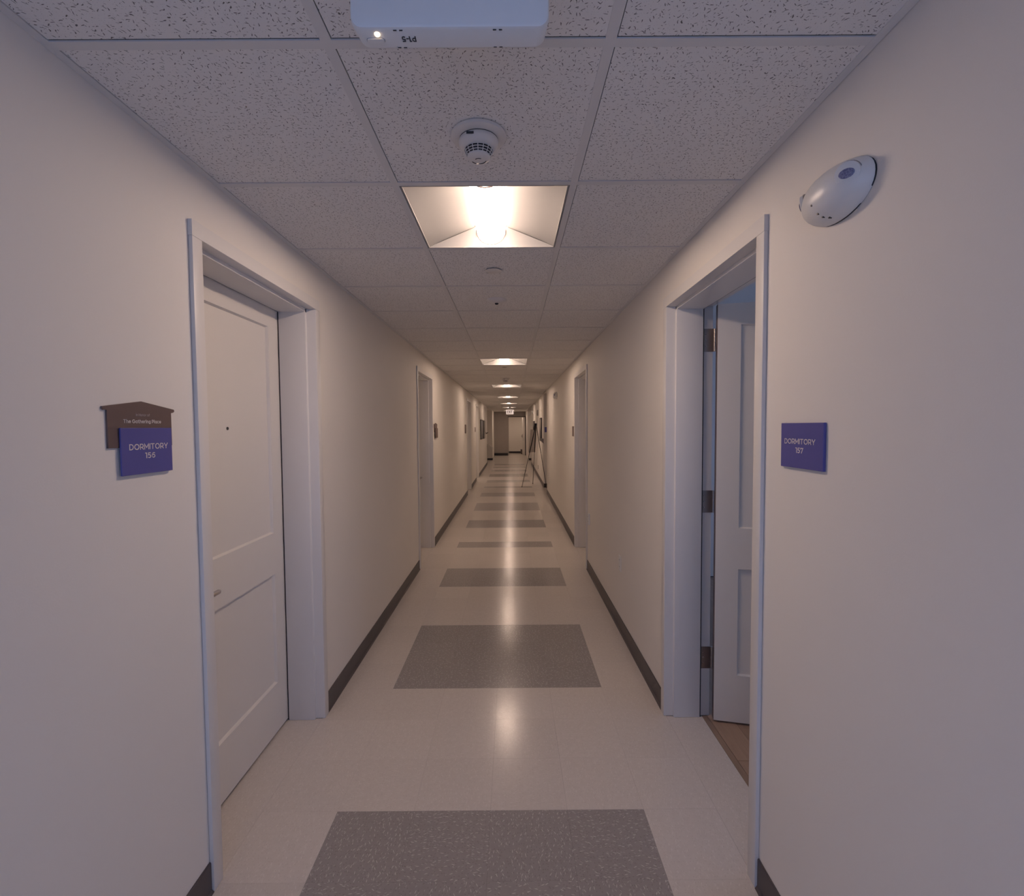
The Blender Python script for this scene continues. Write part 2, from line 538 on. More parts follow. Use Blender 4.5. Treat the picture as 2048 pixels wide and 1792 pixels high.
def text_mesh(body, mat, x0, x1, z0, z1, frame, depth=0.0005, weight=0.15, gap=0.17):
    """drawn lettering between x0 and x1, baseline z0, capital height to z1; frame(u, v, d) -> xyz"""
    strokes, pen = [], 0.0
    for ch in body:
        if ch == ' ':
            pen += 0.36
            continue
        w, ss = GL[ch]
        for st in ss:
            strokes.append([(pen + weight / 2 + x, weight / 2 + y * (1 - weight)) for x, y in st])
        pen += w + weight + gap
    total = pen - gap
    sx, sz = (x1 - x0) / total, (z1 - z0)
    vs, fs = [], []
    for st in strokes:
        pts = [Vector((p[0] * sx, p[1] * sz)) for p in st]
        closed = (pts[0] - pts[-1]).length < 1e-7
        if closed:
            pts = pts[:-1]
        n = len(pts)
        hw = weight * sz / 2
        if not closed:
            pts[0] = pts[0] - (pts[1] - pts[0]).normalized() * hw * 0.999
            pts[-1] = pts[-1] + (pts[-1] - pts[-2]).normalized() * hw * 0.999
        base = len(vs)
        for i, p in enumerate(pts):
            if closed:
                d0, d1 = (p - pts[i - 1]).normalized(), (pts[(i + 1) % n] - p).normalized()
            else:
                d0 = (p - pts[i - 1]).normalized() if i else (pts[1] - p).normalized()
                d1 = (pts[i + 1] - p).normalized() if i < n - 1 else d0
            n0, n1 = Vector((-d0.y, d0.x)), Vector((-d1.y, d1.x))
            m = (n0 + n1)
            m = m.normalized() if m.length > 1e-6 else n0
            k = hw / max(0.42, m.dot(n0))
            for q in (p + m * k, p - m * k):
                for d in (0.0, depth):
                    vs.append(frame(x0 + q.x, z0 + q.y, d))
        for i in range(n if closed else n - 1):
            a, b2 = base + 4 * i, base + 4 * ((i + 1) % n)
            fs += [(a + 1, a + 3, b2 + 3, b2 + 1), (a, b2, b2 + 2, a + 2), (a, a + 1, b2 + 1, b2), (a + 2, b2 + 2, b2 + 3, a + 3)]
        if not closed:
            e = base + 4 * (n - 1)
            fs += [(base, base + 2, base + 3, base + 1), (e, e + 1, e + 3, e + 2)]
    return MB().add(vs, fs).mesh('lettering', mat)

# ------------------------------------------------------------------ floor
floor = MB().box(-3.6, 4.6, YB - 0.2, 29.0, -0.20, -0.003).build('floor', 'gap')
tag(floor, 'vinyl tile corridor floor in beige with wide grey bars', 'floor', kind='structure')

def tile_mesh(w, l, mat):
    return MB().box(-w / 2, w / 2, -l / 2, l / 2, -0.003, 0.0).mesh('floor_tile', mat)
G = 0.0004
cols = [(XL, XF0)] + [(XF0 + i * FT, XF0 + (i + 1) * FT) for i in range(4)] + [(XF0 + 4 * FT, XR)]
grey_rows = set()
for base in range(-57, 61, 20):
    grey_rows |= {base, base + 1, base + 2, base + 6, base + 7, base + 11, base + 15, base + 16}
tm = {}
for mname in ('vct_beige', 'vct_grey'):
    tm[mname] = tile_mesh(FT - G, FT - G, mname)
tm['l'] = tile_mesh(cols[0][1] - cols[0][0] - G, FT - G, 'vct_beige')
tm['r'] = tile_mesh(cols[5][1] - cols[5][0] - G, FT - G, 'vct_beige')
rest_b, rest_g = MB(), MB()
for k in range(-15, 61):
    y0 = YF0 + k * FT
    for i, (a, b2) in enumerate(cols):
        grey = (k in grey_rows) and 1 <= i <= 4
        single = (-3 <= k <= 38) or (grey and 38 < k < 60)
        if single:
            me = tm['l'] if i == 0 else tm['r'] if i == 5 else tm['vct_grey' if grey else 'vct_beige']
            o = obj('floor_tile', me, floor, ((a + b2) / 2, y0 + FT / 2, 0))
            if 1 <= i <= 4:
                o.rotation_euler.z = PI / 2 * ((i + k) % 2) + PI * random.randint(0, 1)
        else:
            (rest_g if grey else rest_b).box(a + G / 2, b2 - G / 2, y0 + G / 2, y0 + FT - G / 2, -0.003, 0)
YT_END = YF0 + 61 * FT
def rest_grid(x0, x1, y0, y1):
    y = y0
    while y < y1 - 1e-4:
        x = x0
        while x < x1 - 1e-4:
            rest_b.box(x + G / 2, min(x + FT, x1) - G / 2, y + G / 2, min(y + FT, y1) - G / 2, -0.003, 0)
            x += FT
        y += FT
rest_grid(XL, XR, YT_END, 28.7)
rest_grid(-3.0, XL - 0.0005, 20.2, 24.0)
rest_grid(XR + 0.0005, 3.0, 19.9, 22.3)
rest_grid(XR + 0.0005, 3.2, 11.15, 12.25)
rest_grid(-3.2, XL - WT - 0.0005, 13.0, 16.2)
for m_, nm in ((rest_b, 'vct_beige'), (rest_g, 'vct_grey')):
    o = m_.build('floor_tile_field', nm, floor)
    o['kind'] = 'stuff'

# ------------------------------------------------------------------ doors: positions first (the walls are cut for them)
FACE, ZT = 0.05, 2.130
D_L = [(1.602, 2.514), (5.262, 6.174), (11.09, 12.00), (13.87, 14.78)]
D_R = [(1.600, 2.514), (5.225, 6.137)]
CUT = 0.03

def wall_long(name, x0, x1, y0, y1, doors, label):
    m = MB()
    y = y0
    for a, b2 in doors:
        m.box(x0, x1, y, a - CUT, 0, HC + 0.15)
        m.box(x0, x1, a - CUT, b2 + CUT, ZT + CUT, HC + 0.15)
        y = b2 + CUT
    m.box(x0, x1, y, y1, 0, HC + 0.15)
    return tag(m.build(name, 'wall'), label, 'wall', kind='structure')

wall_long('wall_left', XL - WT, XL, YB, 20.2, D_L, 'long cream painted wall on the left with the door to 156')
wall_long('wall_right', XR, XR + WT, YB, 11.15, D_R, 'long cream painted wall on the right with the open door to 157')
m = MB().box(XR + 0.004, 3.4, 12.25, 12.4, 0, HC + 0.15)
tag(m.build('wall_alcove_far', 'wall'), 'wall of the alcove facing the viewer with the dark blue sign', 'wall', kind='structure')
m = MB().box(XR + 0.004, XR + WT, 12.4005, 19.9, 0, HC + 0.15)
tag(m.build('wall_right_far', 'wall'), 'cream wall past the alcove behind the easel', 'wall', kind='structure')
m = MB().box(XR + WT, 3.4, 11.0, 11.15, 0, HC + 0.15).box(3.25, 3.4, 11.15, 12.25, 0, HC + 0.15)
tag(m.build('wall_alcove', 'wall'), 'cream walls closing the alcove on the right', 'wall', kind='structure')
# lobby
m = MB().box(-3.2, -0.935, 24.0, 24.15, 0, HC + 0.15).box(-1.08, -0.935, 24.15, 26.3, 0, HC + 0.15).box(-3.35, -3.2, 20.0, 24.0, 0, HC + 0.15).box(-3.2, XL - WT, 20.0, 20.15, 0, HC + 0.15)
tag(m.build('wall_lobby_left', 'wall'), 'pale wall set back at the left end of the corridor', 'wall', kind='structure')
m = MB().box(0.775, 3.2, 22.3, 22.45, 0, HC + 0.15).box(0.775, 0.92, 22.45, 26.3, 0, HC + 0.15).box(3.2, 3.35, 19.7, 22.3, 0, HC + 0.15).box(XR + WT, 3.2, 19.7, 19.85, 0, HC + 0.15)
tag(m.build('wall_lobby_right', 'wall'), 'pale wall jutting in at the right end of the corridor', 'wall', kind='structure')
m = MB().box(-0.935, -0.19, 26.3, 26.42, 0, HC + 0.15).box(-0.19, 0.92, 26.3, 26.42, 2.06, HC + 0.15)
tag(m.build('wall_end', 'brown_wall'), 'dark brown wall and header around the doorway at the far end', 'wall', kind='structure')
m = MB().box(-0.5, 1.2, 28.7, 28.85, 0, 2.5).box(-0.34, -0.19, 26.42, 28.7, 0, 2.5).box(0.95, 1.10, 26.42, 28.7, 0, 2.5)
tag(m.build('wall_vestibule', 'wall'), 'white walls of the small room through the far doorway', 'wall', kind='structure')
# outer shell
m = MB().box(-3.6, -3.45, YB - 0.2, 29, 0, 2.6)
tag(m.build('wall_outer_left', 'wall'), 'outer building wall on the left side', 'wall', kind='structure')
m = MB().box(4.4, 4.55, YB - 0.2, 0.8, 0, 2.6).box(4.4, 4.55, 4.4, 29, 0, 2.6).box(4.4, 4.55, 0.8, 4.4, 0, 0.7).box(4.4, 4.55, 0.8, 4.4, 2.2, 2.6)
tag(m.build('wall_outer_right', 'wall'), 'outer building wall with the window of room 157', 'wall', kind='structure')
m = MB().box(XR + WT, 4.4, 0.2, 0.35, 0, 2.6).box(XR + WT, 4.4, 4.9, 5.05, 0, 2.6)
tag(m.build('wall_room', 'wall'), 'side walls of room 157 behind the open door', 'wall', kind='structure')
m = MB().box(-3.45, XL - WT, 12.85, 13.0, 0, 2.6).box(-3.45, XL - WT, 16.2, 16.35, 0, 2.6).box(-3.35, -3.2, 13.0, 16.2, 0, 2.6)
tag(m.build('wall_side_room', 'wall'), 'walls of the lit room far down on the left', 'wall', kind='structure')
m = MB().box(-3.6, 4.6, 28.86, 29.0, 0, 2.6)
tag(m.build('wall_outer_end', 'slab'), 'outer building wall beyond the far doorway', 'wall', kind='structure')
# wall behind the camera with a window
wx0, wx1, wz0, wz1 = -0.95, 0.75, 0.08, 1.96
m = MB().box(-3.6, wx0, YB - 0.2, YB, 0, 2.6).box(wx1, 4.6, YB - 0.2, YB, 0, 2.6).box(wx0, wx1, YB - 0.2, YB, 0, wz0).box(wx0, wx1, YB - 0.2, YB, wz1, 2.6)
tag(m.build('wall_back', 'wall'), 'wall with a window behind the viewer', 'wall', kind='structure')

def window(name, label, tf, w, h):
    m = MB(tf)
    fw = 0.05
    for a, b2, c, d in ((0, w, 0, fw), (0, w, h - fw, h), (0, fw, fw, h - fw), (w - fw, w, fw, h - fw), (fw, w - fw, h / 2 - 0.02, h / 2 + 0.02)):
        m.box(a, b2, -0.03, 0.03, c, d)
    t = thing(name, label, 'window', (0, 0, 0), kind='structure')
    m.build('window_frame', 'trim', t)
    for c, d in ((fw, h / 2 - 0.02), (h / 2 + 0.02, h - fw)):
        MB(tf).box(fw, w - fw, -0.003, 0.003, c, d).build('pane', 'glass', t)
window('window_1', 'window in the wall behind the viewer', lambda u, d, z: (wx0 + u, YB - 0.1 + d, wz0 + z), wx1 - wx0, wz1 - wz0)
window('window_2', 'window of room 157', lambda u, d, z: (4.47 + d, 0.8 + u, 0.7 + z), 3.6, 1.5)

# ------------------------------------------------------------------ ceiling: slab, grid and tiles
ceiling = MB().box(-3.6, 4.6, YB - 0.2, 29, HC + 0.25, HC + 0.35).build('ceiling', 'slab')
tag(ceiling, 'suspended ceiling of fissured white tiles in a metal grid', 'ceiling', kind='structure')
m = MB()
for a, b2, c, d in ((XR, 3.4, 11.15, 12.25), (-3.35, XL, 20.15, 24.0), (XR, 3.35, 19.85, 22.3),
                    (XR + WT, 4.4, 0.35, 4.9), (-0.2, 0.95, 26.42, 28.7), (-3.2, XL - WT, 13.0, 16.2)):
    zz = 2.36 if a == -0.2 else HC
    m.box(a, b2, c, d, zz, zz + 0.03)
m.build('side_ceiling', 'wall', ceiling)

KMAX = 41
YEND = 26.3
for xr_ in (XTL, XTR):
    MB().box(xr_ - TEE, xr_, YB, YEND, HC, HC + 0.004).box(xr_ - TEE / 2 - 0.001, xr_ - TEE / 2 + 0.001, YB, YEND, HC + 0.004, HC + 0.035).build('main_tee', 'tee', ceiling)
ang = 0.022
MB().box(XL + 0.0005, XL + ang, YB, 20.2, HC, HC + 0.004).build('wall_angle', 'tee', ceiling)
MB().box(XR - ang, XR - 0.0015, YB, 11.15, HC - 0.0005, HC + 0.004).box(XR - ang, XR - 0.0005, 12.25, 19.9, HC, HC + 0.004).build('wall_angle', 'tee', ceiling)
ccols = [(XL + ang, XTL - TEE), (XTL, XTR - TEE), (XTR, XR - ang)]
LIGHT_K = {1, 8, 14, 20, 26, 32, 38}
ct, ctile = {}, {}
for i, (a, b2) in enumerate(ccols):
    ct[i] = MB().box(-(b2 - a) / 2, (b2 - a) / 2, -TEE / 2, TEE / 2, 0, 0.004).mesh('cross_tee', 'tee')
    gw = 0.0048
    ctile[i] = MB().box(-(b2 - a) / 2 + 0.0022, (b2 - a) / 2, -(TT - TEE) / 2, (TT - TEE) / 2 - gw, 0.0015, 0.017).mesh('ceiling_tile', 'ceiling')
for k in range(-6, KMAX + 1):
    y0 = YC0 + k * TT
    for i, (a, b2) in enumerate(ccols):
        xc = (a + b2) / 2
        obj('cross_tee', ct[i], ceiling, (xc, y0 + TEE / 2, HC))
        if i == 1 and k in LIGHT_K:
            continue
        if y0 + TEE + (TT - TEE) / 2 < YEND - 0.3:
            obj('ceiling_tile', ctile[i], ceiling, (xc, y0 + TEE + (TT - TEE) / 2, HC))
MB().box(XL + ang, XR - ang, YEND - 0.32, YEND, HC + 0.004, HC + 0.02).build('end_tile_strip', 'ceiling', ceiling)

# ------------------------------------------------------------------ baseboards
BH, BT = 0.102, 0.006
def base_run(name, side, spans, label, mat='base'):
    m = MB()
    for a, b2 in spans:
        if side == 'L':
            m.prism([(XL + 0.0005, 0.0005), (XL + BT + 0.008, 0.0005), (XL + BT, 0.010), (XL + BT, BH - 0.003), (XL + BT - 0.003, BH), (XL + 0.0005, BH)], a, b2, 'y')
        else:
            m.prism([(XR - 0.0005, 0.0005), (XR - BT - 0.008, 0.0005), (XR - BT, 0.010), (XR - BT, BH - 0.003), (XR - BT + 0.003, BH), (XR - 0.0005, BH)], a, b2, 'y')
    return tag(m.build(name, mat), label, 'baseboard', kind='structure')
def gaps(doors, y0, y1):
    r, y = [], y0
    for a, b2 in doors:
        r.append((y, a - FACE - 0.001))
        y = b2 + FACE + 0.001
    r.append((y, y1))
    return r
base_run('baseboard_left', 'L', gaps(D_L, YB, 20.2), 'dark brown rubber base along the left wall')
base_run('baseboard_right', 'R', gaps(D_R, YB, 11.15), 'dark brown rubber base along the right wall up to the alcove')
m = MB().prism([(XR + 0.0035, 0.0005), (XR - 0.010, 0.0005), (XR - 0.002, 0.010), (XR - 0.002, BH), (XR + 0.0035, BH)], 12.25, 19.9, 'y')
tag(m.build('baseboard_right_far', 'base'), 'dark rubber base along the wall behind the easel', 'baseboard', kind='structure')
def face_base(name, x0, x1, y, label, h=BH):
    m = MB().box(x0, x1, y - 0.008, y - 0.0005, 0.0005, h)
    tag(m.build(name, 'black_base'), label, 'baseboard', kind='structure')
face_base('baseboard_alcove', XR + 0.006, 3.2, 12.25, 'black rubber base across the alcove wall under the blue sign')
face_base('baseboard_lobby_left', -3.1, -0.94, 24.0, 'black rubber base of the set back wall at the left end')
face_base('baseboard_lobby_right', 0.78, 3.1, 22.3, 'black rubber base of the jutting wall at the right end')
face_base('baseboard_end', -0.93, -0.195, 26.3, 'black rubber base under the dark brown end wall', 0.13)
face_base('baseboard_vestibule', -0.18, 0.94, 28.7, 'black rubber base of the white wall through the far doorway')

# ------------------------------------------------------------------ doors
def door(n, side, u0, u1, label, open_deg=0, latch='near', peephole=True, hinges=True, room=None):
    X = XL if side == 'L' else XR
    sg = -1 if side == 'L' else 1
    uc = (u0 + u1) / 2
    t = thing('door_%d' % n, label, 'door', (X, uc, 0), kind='structure')
    tf = lambda u, d, z: (sg * d, u - uc, z)
    ST0, ST1, BK = 0.034, 0.170, WT + 0.014
    e = 0.0005
    def prof(s, edge):
        """jamb section in (u, d); s=+1: material on the +u side of the edge"""
        return [(edge, -0.014), (edge + s * FACE, -0.014), (edge + s * FACE, -e), (edge + s * (CUT - e), -e),
                (edge + s * (CUT - e), WT + e), (edge + s * FACE, WT + e), (edge + s * FACE, BK), (edge, BK),
                (edge, ST1), (edge - s * 0.016, ST1), (edge - s * 0.016, ST0), (edge, ST0)]
    for s, edge in ((-1, u0), (1, u1)):
        MB(tf).prism(prof(s, edge), 0.0005, ZT, 'z').build('frame_jamb', 'trim', t, bev=0.0022, smooth=30)
    hp = [(d, z) for z, d in prof(1, ZT)]
    mm = MB(tf)
    # head: section in (d, z) swept along u; the stop stays between the jamb stops
    mm.prism([(-0.014, ZT), (-0.014, ZT + FACE), (-e, ZT + FACE), (-e, ZT + CUT - e), (WT + e, ZT + CUT - e), (WT + e, ZT + FACE), (BK, ZT + FACE), (BK, ZT)], u0 - CUT + e, u1 + CUT - e, 'x')
    # ears of the face at the two corners
    for a, b2 in ((u0 - FACE, u0 - CUT + e), (u1 + CUT - e, u1 + FACE)):
        mm.prism([(-0.014, ZT), (-0.014, ZT + FACE), (-e, ZT + FACE), (-e, ZT)], a, b2, 'x')
        mm.prism([(WT + e, ZT), (WT + e, ZT + FACE), (BK, ZT + FACE), (BK, ZT)], a, b2, 'x')
    mm.prism([(ST0, ZT - 0.016), (ST0, ZT), (ST1, ZT), (ST1, ZT - 0.016)], u0, u1, 'x')
    mm.build('frame_head', 'trim', t)
    # seal line in the rabbet
    sm = MB(tf)
    for s, edge in ((-1, u0), (1, u1)):
        a, b2 = sorted((edge - s * 0.0145, edge - s * 0.002))
        sm.box(a, b2, ST1 + 0.0003, ST1 + 0.0045, 0.002, ZT - 0.003)
    sm.box(u0 + 0.016, u1 - 0.016, ST1 + 0.0003, ST1 + 0.0045, ZT - 0.0145, ZT - 0.002)
    sm.build('weatherstrip', 'weatherstrip', t)
    # leaf, hinged at the far jamb or near jamb
    hinge_far = latch == 'near'
    pu = u1 if hinge_far else u0
    pd = ST1 + 0.006 + 0.045 + 0.014
    piv = tf(pu, pd, 0)
    ltf = lambda u, d, z: tuple(a - b2 for a, b2 in zip(tf(u, d, z), piv))
    d0, d1 = ST1 + 0.006, ST1 + 0.051
    a, b2 = u0 + 0.003, u1 - 0.003
    z0, z1 = 0.012, ZT - 0.003
    st = 0.108
    pz = [(z0, 0.255), (0.803, 1.009), (2.022, z1)]
    lm = MB(ltf).box(a, a + st, d0, d1, z0, z1).box(b2 - st, b2, d0, d1, z0, z1)
    for q0, q1 in pz:
        lm.box(a + st, b2 - st, d0, d1, q0, q1)
    leaf = lm.build('door_leaf', 'door', t, piv)
    for q0, q1 in ((0.255, 0.803), (1.009, 2.022)):
        pm = MB(ltf).box(a + st, b2 - st, d0 + 0.013, d1 - 0.013, q0, q1)
        w = 0.006
        for (e0, e1) in ((d0 + 0.0005, d0 + 0.0135), (d1 - 0.0005, d1 - 0.0135)):
            pm.prism([(e0, q0), (e1, q0), (e1, q0 + w)], a + st, b2 - st, 'x')
            pm.prism([(e0, q1), (e1, q1), (e1, q1 - w)], a + st, b2 - st, 'x')
            pm.prism([(a + st, e0), (a + st, e1), (a + st + w, e1)], q0, q1, 'z')
            pm.prism([(b2 - st, e0), (b2 - st, e1), (b2 - st - w, e1)], q0, q1, 'z')
        pm.build('door_panel', 'door', leaf)
    # dark bands over the leaf edges: shade of the hinge gap put into colour
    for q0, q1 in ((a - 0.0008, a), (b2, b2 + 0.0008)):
        MB(ltf).box(q0, q1, d0 + 0.001, d1 - 0.001, z0, z1).build('edge_shade', 'bin_brown', leaf)
    # lever handle
    lu = a + 0.085 if latch == 'near' else b2 - 0.085
    ls = 1 if latch == 'near' else -1
    zl = 0.902
    hm = MB(ltf)
    hm.lathe([(0.026, -0.007), (0.030, -0.003), (0.030, 0.0)], 24, (lu, d0, zl), 'y')
    hm.lathe([(0.010, -0.050), (0.0095, -0.004)], 14, (lu, d0, zl), 'y')
    hm.tube([(lu - ls * 0.012, d0 - 0.052, zl), (lu, d0 - 0.054, zl), (lu + ls * 0.03, d0 - 0.055, zl), (lu + ls * 0.115, d0 - 0.054, zl), (lu + ls * 0.164, d0 - 0.052, zl - 0.001), (lu + ls * 0.174, d0 - 0.051, zl - 0.001)],
            [0.007, 0.0105, 0.0105, 0.0098, 0.0092, 0.005], 12)
    hm.lathe([(0.028, 0.0), (0.028, 0.006)], 24, (lu, d1, zl), 'y')
    hm.tube([(lu, d1, zl), (lu, d1 + 0.054, zl), (lu + ls * 0.115, d1 + 0.050, zl)], 0.0095, 10)
    hm.build('lever_handle', 'chrome', leaf, smooth=40)
    if peephole:
        pm = MB(ltf).lathe([(0.006, -0.003), (0.007, 0.0)], 14, (uc, d0 + 0.013, 1.527), 'y')
        pm.build('peephole', 'black_metal', leaf)
    if hinges:
        for hz in (1.902, 1.076, 0.255):
            hm = MB(tf)
            hh = 0.115
            s = 1 if hinge_far else -1
            jf = pu                                    # rabbet face
            x0_, x1_ = sorted((jf - s * 0.0028, jf - s * 0.0005))
            hm.box(x0_, x1_, ST1 + 0.010, pd - 0.004, hz, hz + hh)
            # knuckle
            for q in range(5):
                hm.lathe([(0.0068, hz + q * hh / 5 + 0.0006), (0.0068, hz + (q + 1) * hh / 5 - 0.0006)], 14, (jf - s * 0.002, pd, 0), 'z')
            hg = hm.build('hinge', 'steel', t, smooth=40)
            for sz in (0.028, 0.058, 0.088):
                sc = MB(tf)
                y_ = jf - s * 0.0028
                sc.lathe([(0.0042, 0.0), (0.003, -s * 0.0012)], 10, (0, 0, 0), 'x')
                sc.v = [(p[0] + y_, p[1] + ST1 + 0.018, p[2] + hz + sz) for p in sc.v]
                sc.build('screw', 'chrome', hg)
    if open_deg:
        leaf.rotation_euler.z = math.radians(open_deg) * (1 if (side == 'R') == hinge_far else -1)
    # floor in the opening, up to the leaf
    th = MB()
    xs = sorted((X, X + sg * 0.185))
    th.box(xs[0] + (0.0004 if sg > 0 else 0), xs[1] - (0.0004 if sg < 0 else 0), u0 + 0.001, u1 - 0.001, -0.003, 0.0)
    th.build('threshold_tile', 'vct_beige', floor)
    return t

door(1, 'L', *D_L[0], 'closed white two panel door to dormitory 156 in a white metal frame', latch='near')
door(2, 'R', *D_R[0], 'white two panel door to dormitory 157 standing open into the room', open_deg=77, latch='near')
door(3, 'L', *D_L[1], 'second closed door on the left wall with a chrome lever', latch='far', peephole=False, hinges=False)
door(4, 'R', *D_R[1], 'second door on the right wall, closed, with a chrome lever', latch='far', peephole=False, hinges=False)
door(5, 'L', *D_L[2], 'third door on the left wall, a narrow dark sliver', latch='far', peephole=False, hinges=False)
door(6, 'L', *D_L[3], 'fourth door on the left wall, open with light on its threshold', open_deg=88, latch='near', peephole=False, hinges=False)
# far doorway: frame and open leaf
t = thing('door_7', 'white door standing open in the dark doorway at the far end', 'door', (0.3, 26.3, 0), kind='structure')
MB().box(-0.49, -0.445, -0.012, 0.13, 0.0005, 2.06).build('frame_jamb', 'brown_wall', t)
MB().box(0.43, 0.474, -0.012, 0.13, 0.0005, 2.06).build('frame_jamb', 'black_metal', t)
MB().box(-0.49, 0.474, -0.012, 0.13, 2.06, 2.10).build('frame_head', 'black_metal', t)
lf = MB().box(-0.045, 0, 0, 0.90, 0.012, 2.05).build('door_leaf', 'door', t, (0.47, 0.14, 0))
lf.rotation_euler.z = math.radians(8)
MB().box(-0.060, -0.0455, 0.80, 0.86, 0.93, 1.12).tube([(-0.055, 0.83, 1.02), (-0.10, 0.83, 1.02), (-0.10, 0.72, 1.02)], 0.012, 8).build('lever_handle', 'black_metal', lf)

# room 157 floor: planks
rf = MB().box(XR + WT, 4.4, 0.35, 4.9, -0.02, -0.0025).build('floor_room', 'gap')
tag(rf, 'brown wood plank floor inside room 157', 'floor', kind='structure')
pk = MB().box(-0.0595, 0.0595, -0.9, 0.9, -0.0025, 0.001).mesh('floor_plank', 'wood')
pk0 = MB().box(-0.0135, 0.0135, -0.455, 0.455, -0.0025, 0.001).mesh('floor_plank', 'wood')
obj('floor_plank', pk0, rf, (XR + 0.1992, (D_R[0][0] + D_R[0][1]) / 2, 0))
for i in range(28):
    yy = 0.36 + 0.9 - (0.55 if i % 3 == 1 else 0.9 if i % 3 == 2 else 0)
    while yy - 0.9 < 4.8:
        a, b2 = max(0.36, yy - 0.9), min(4.89, yy + 0.9)
        if b2 - a > 0.05:
            me = pk if b2 - a > 1.79 else MB().box(-0.0595, 0.0595, -(b2 - a) / 2, (b2 - a) / 2, -0.0025, 0.001).mesh('floor_plank', 'wood')
            obj('floor_plank', me, rf, (XR + WT + 0.062 + i * 0.12, (a + b2) / 2, 0))
        yy += 1.802

# ------------------------------------------------------------------ ceiling lights
def light_proto():
    hx, hy = 0.2910, (TT - TEE) / 2 - 0.001
    parts = []
    # rim
    m = MB()
    r = 0.006
    m.box(-hx, hx, -hy, -hy + r, 0.0005, 0.006).box(-hx, hx, hy - r, hy, 0.0005, 0.006)
    m.box(-hx, -hx + r, -hy + r, hy - r, 0.0005, 0.006).box(hx - r, hx, -hy + r, hy - r, 0.0005, 0.006)
    parts.append(('rim', m.mesh('rim', 'reflector')))
    # two reflector wings with a slight curve
    for s in (-1, 1):
        m = MB()
        n = 8
        prof = []
        for i in range(n + 1):
            f = i / n
            prof.append((s * (hx - r - f * (hx - r - 0.076)), 0.004 + 0.078 * (f ** 0.85)))
        top = [(p[0], p[1] + 0.003) for p in prof][::-1]
        m.prism(prof + top, -hy + r, hy - r, 'y')
        parts.append(('reflector', m.mesh('reflector', 'reflector', smooth=30)))
    # sloping end plates
    for s in (-1, 1):
        m = MB()
        a, b2 = hy - r, hy - r - 0.024
        vs = [(-hx + r, s * a, 0.004), (hx - r, s * a, 0.004), (0.076, s * b2, 0.081), (-0.076, s * b2, 0.081)]
        vs += [(x, y + s * 0.002, z + 0.002) for x, y, z in vs]
        m.add(vs, [(0, 1, 2, 3), (7, 6, 5, 4), (0, 4, 5, 1), (1, 5, 6, 2), (2, 6, 7, 3), (3, 7, 4, 0)])
        parts.append(('end_plate', m.mesh('end_plate', 'reflector')))
    # bowed lens
    m = MB()
    prof = []
    for i in range(11):
        a = PI * i / 10
        prof.append((0.066 * math.cos(a), 0.080 - 0.072 * math.sin(a) ** 0.8))
    m.prism(prof, -hy + r + 0.020, hy - r - 0.020, 'y')
    parts.append(('lens', m.mesh('lens', 'lens', smooth=40)))
    # thin seam ring where the lens meets each end plate
    for s in (-1, 1):
        y = s * (hy - r - 0.0195)
        m = MB().tube([(p[0] * 1.02, y, p[1] - 0.002) for p in prof], 0.0026, 6)
        parts.append(('lens_end_trim', m.mesh('lens_end_trim', 'brown_sign')))
    m = MB().box(-hx, hx, -hy, hy, 0.095, 0.115).box(-hx, -hx + 0.004, -hy, hy, 0.007, 0.095).box(hx - 0.004, hx, -hy, hy, 0.007, 0.095).box(-hx + .004, hx - .004, -hy, -hy + 0.004, 0.007, 0.095).box(-hx + .004, hx - .004, hy - 0.004, hy, 0.007, 0.095)
    parts.append(('housing', m.mesh('housing', 'housing')))
    return parts
LP = light_proto()
def ceiling_light(x, y, z, label, group='corridor ceiling lights', dim=False):
    t = thing('ceiling_light', label, 'ceiling light', (x, y, z), group)
    for nm, me in LP:
        o = obj(nm, me, t)
        if dim and nm == 'lens':
            o.data = me.copy()
            o.data.materials[0] = M['lens_dim']
    return t
LX = (XTL + XTR - TEE) / 2
ll = {1: 'nearest recessed ceiling light, large, behind the smoke detector',
      8: 'second recessed ceiling light, between the first and second pair of doors',
      14: 'third recessed ceiling light, just past the far smoke detector',
      20: 'fourth recessed ceiling light counted from the viewer',
      26: 'fifth recessed ceiling light counted from the viewer',
      32: 'sixth recessed ceiling light, thin bright line above the exit sign',
      38: 'seventh recessed ceiling light, its ends showing beside the exit sign'}
for k in sorted(LIGHT_K):
    ceiling_light(LX, YC0 + k * TT + TEE + (TT - TEE) / 2, HC, ll[k])
ceiling_light(0.35, 27.5, 2.24, 'ceiling light of the small room through the far doorway', dim=True)
ceiling_light(-1.75, 14.35, HC - 0.12, 'ceiling light of the open room far down on the left')

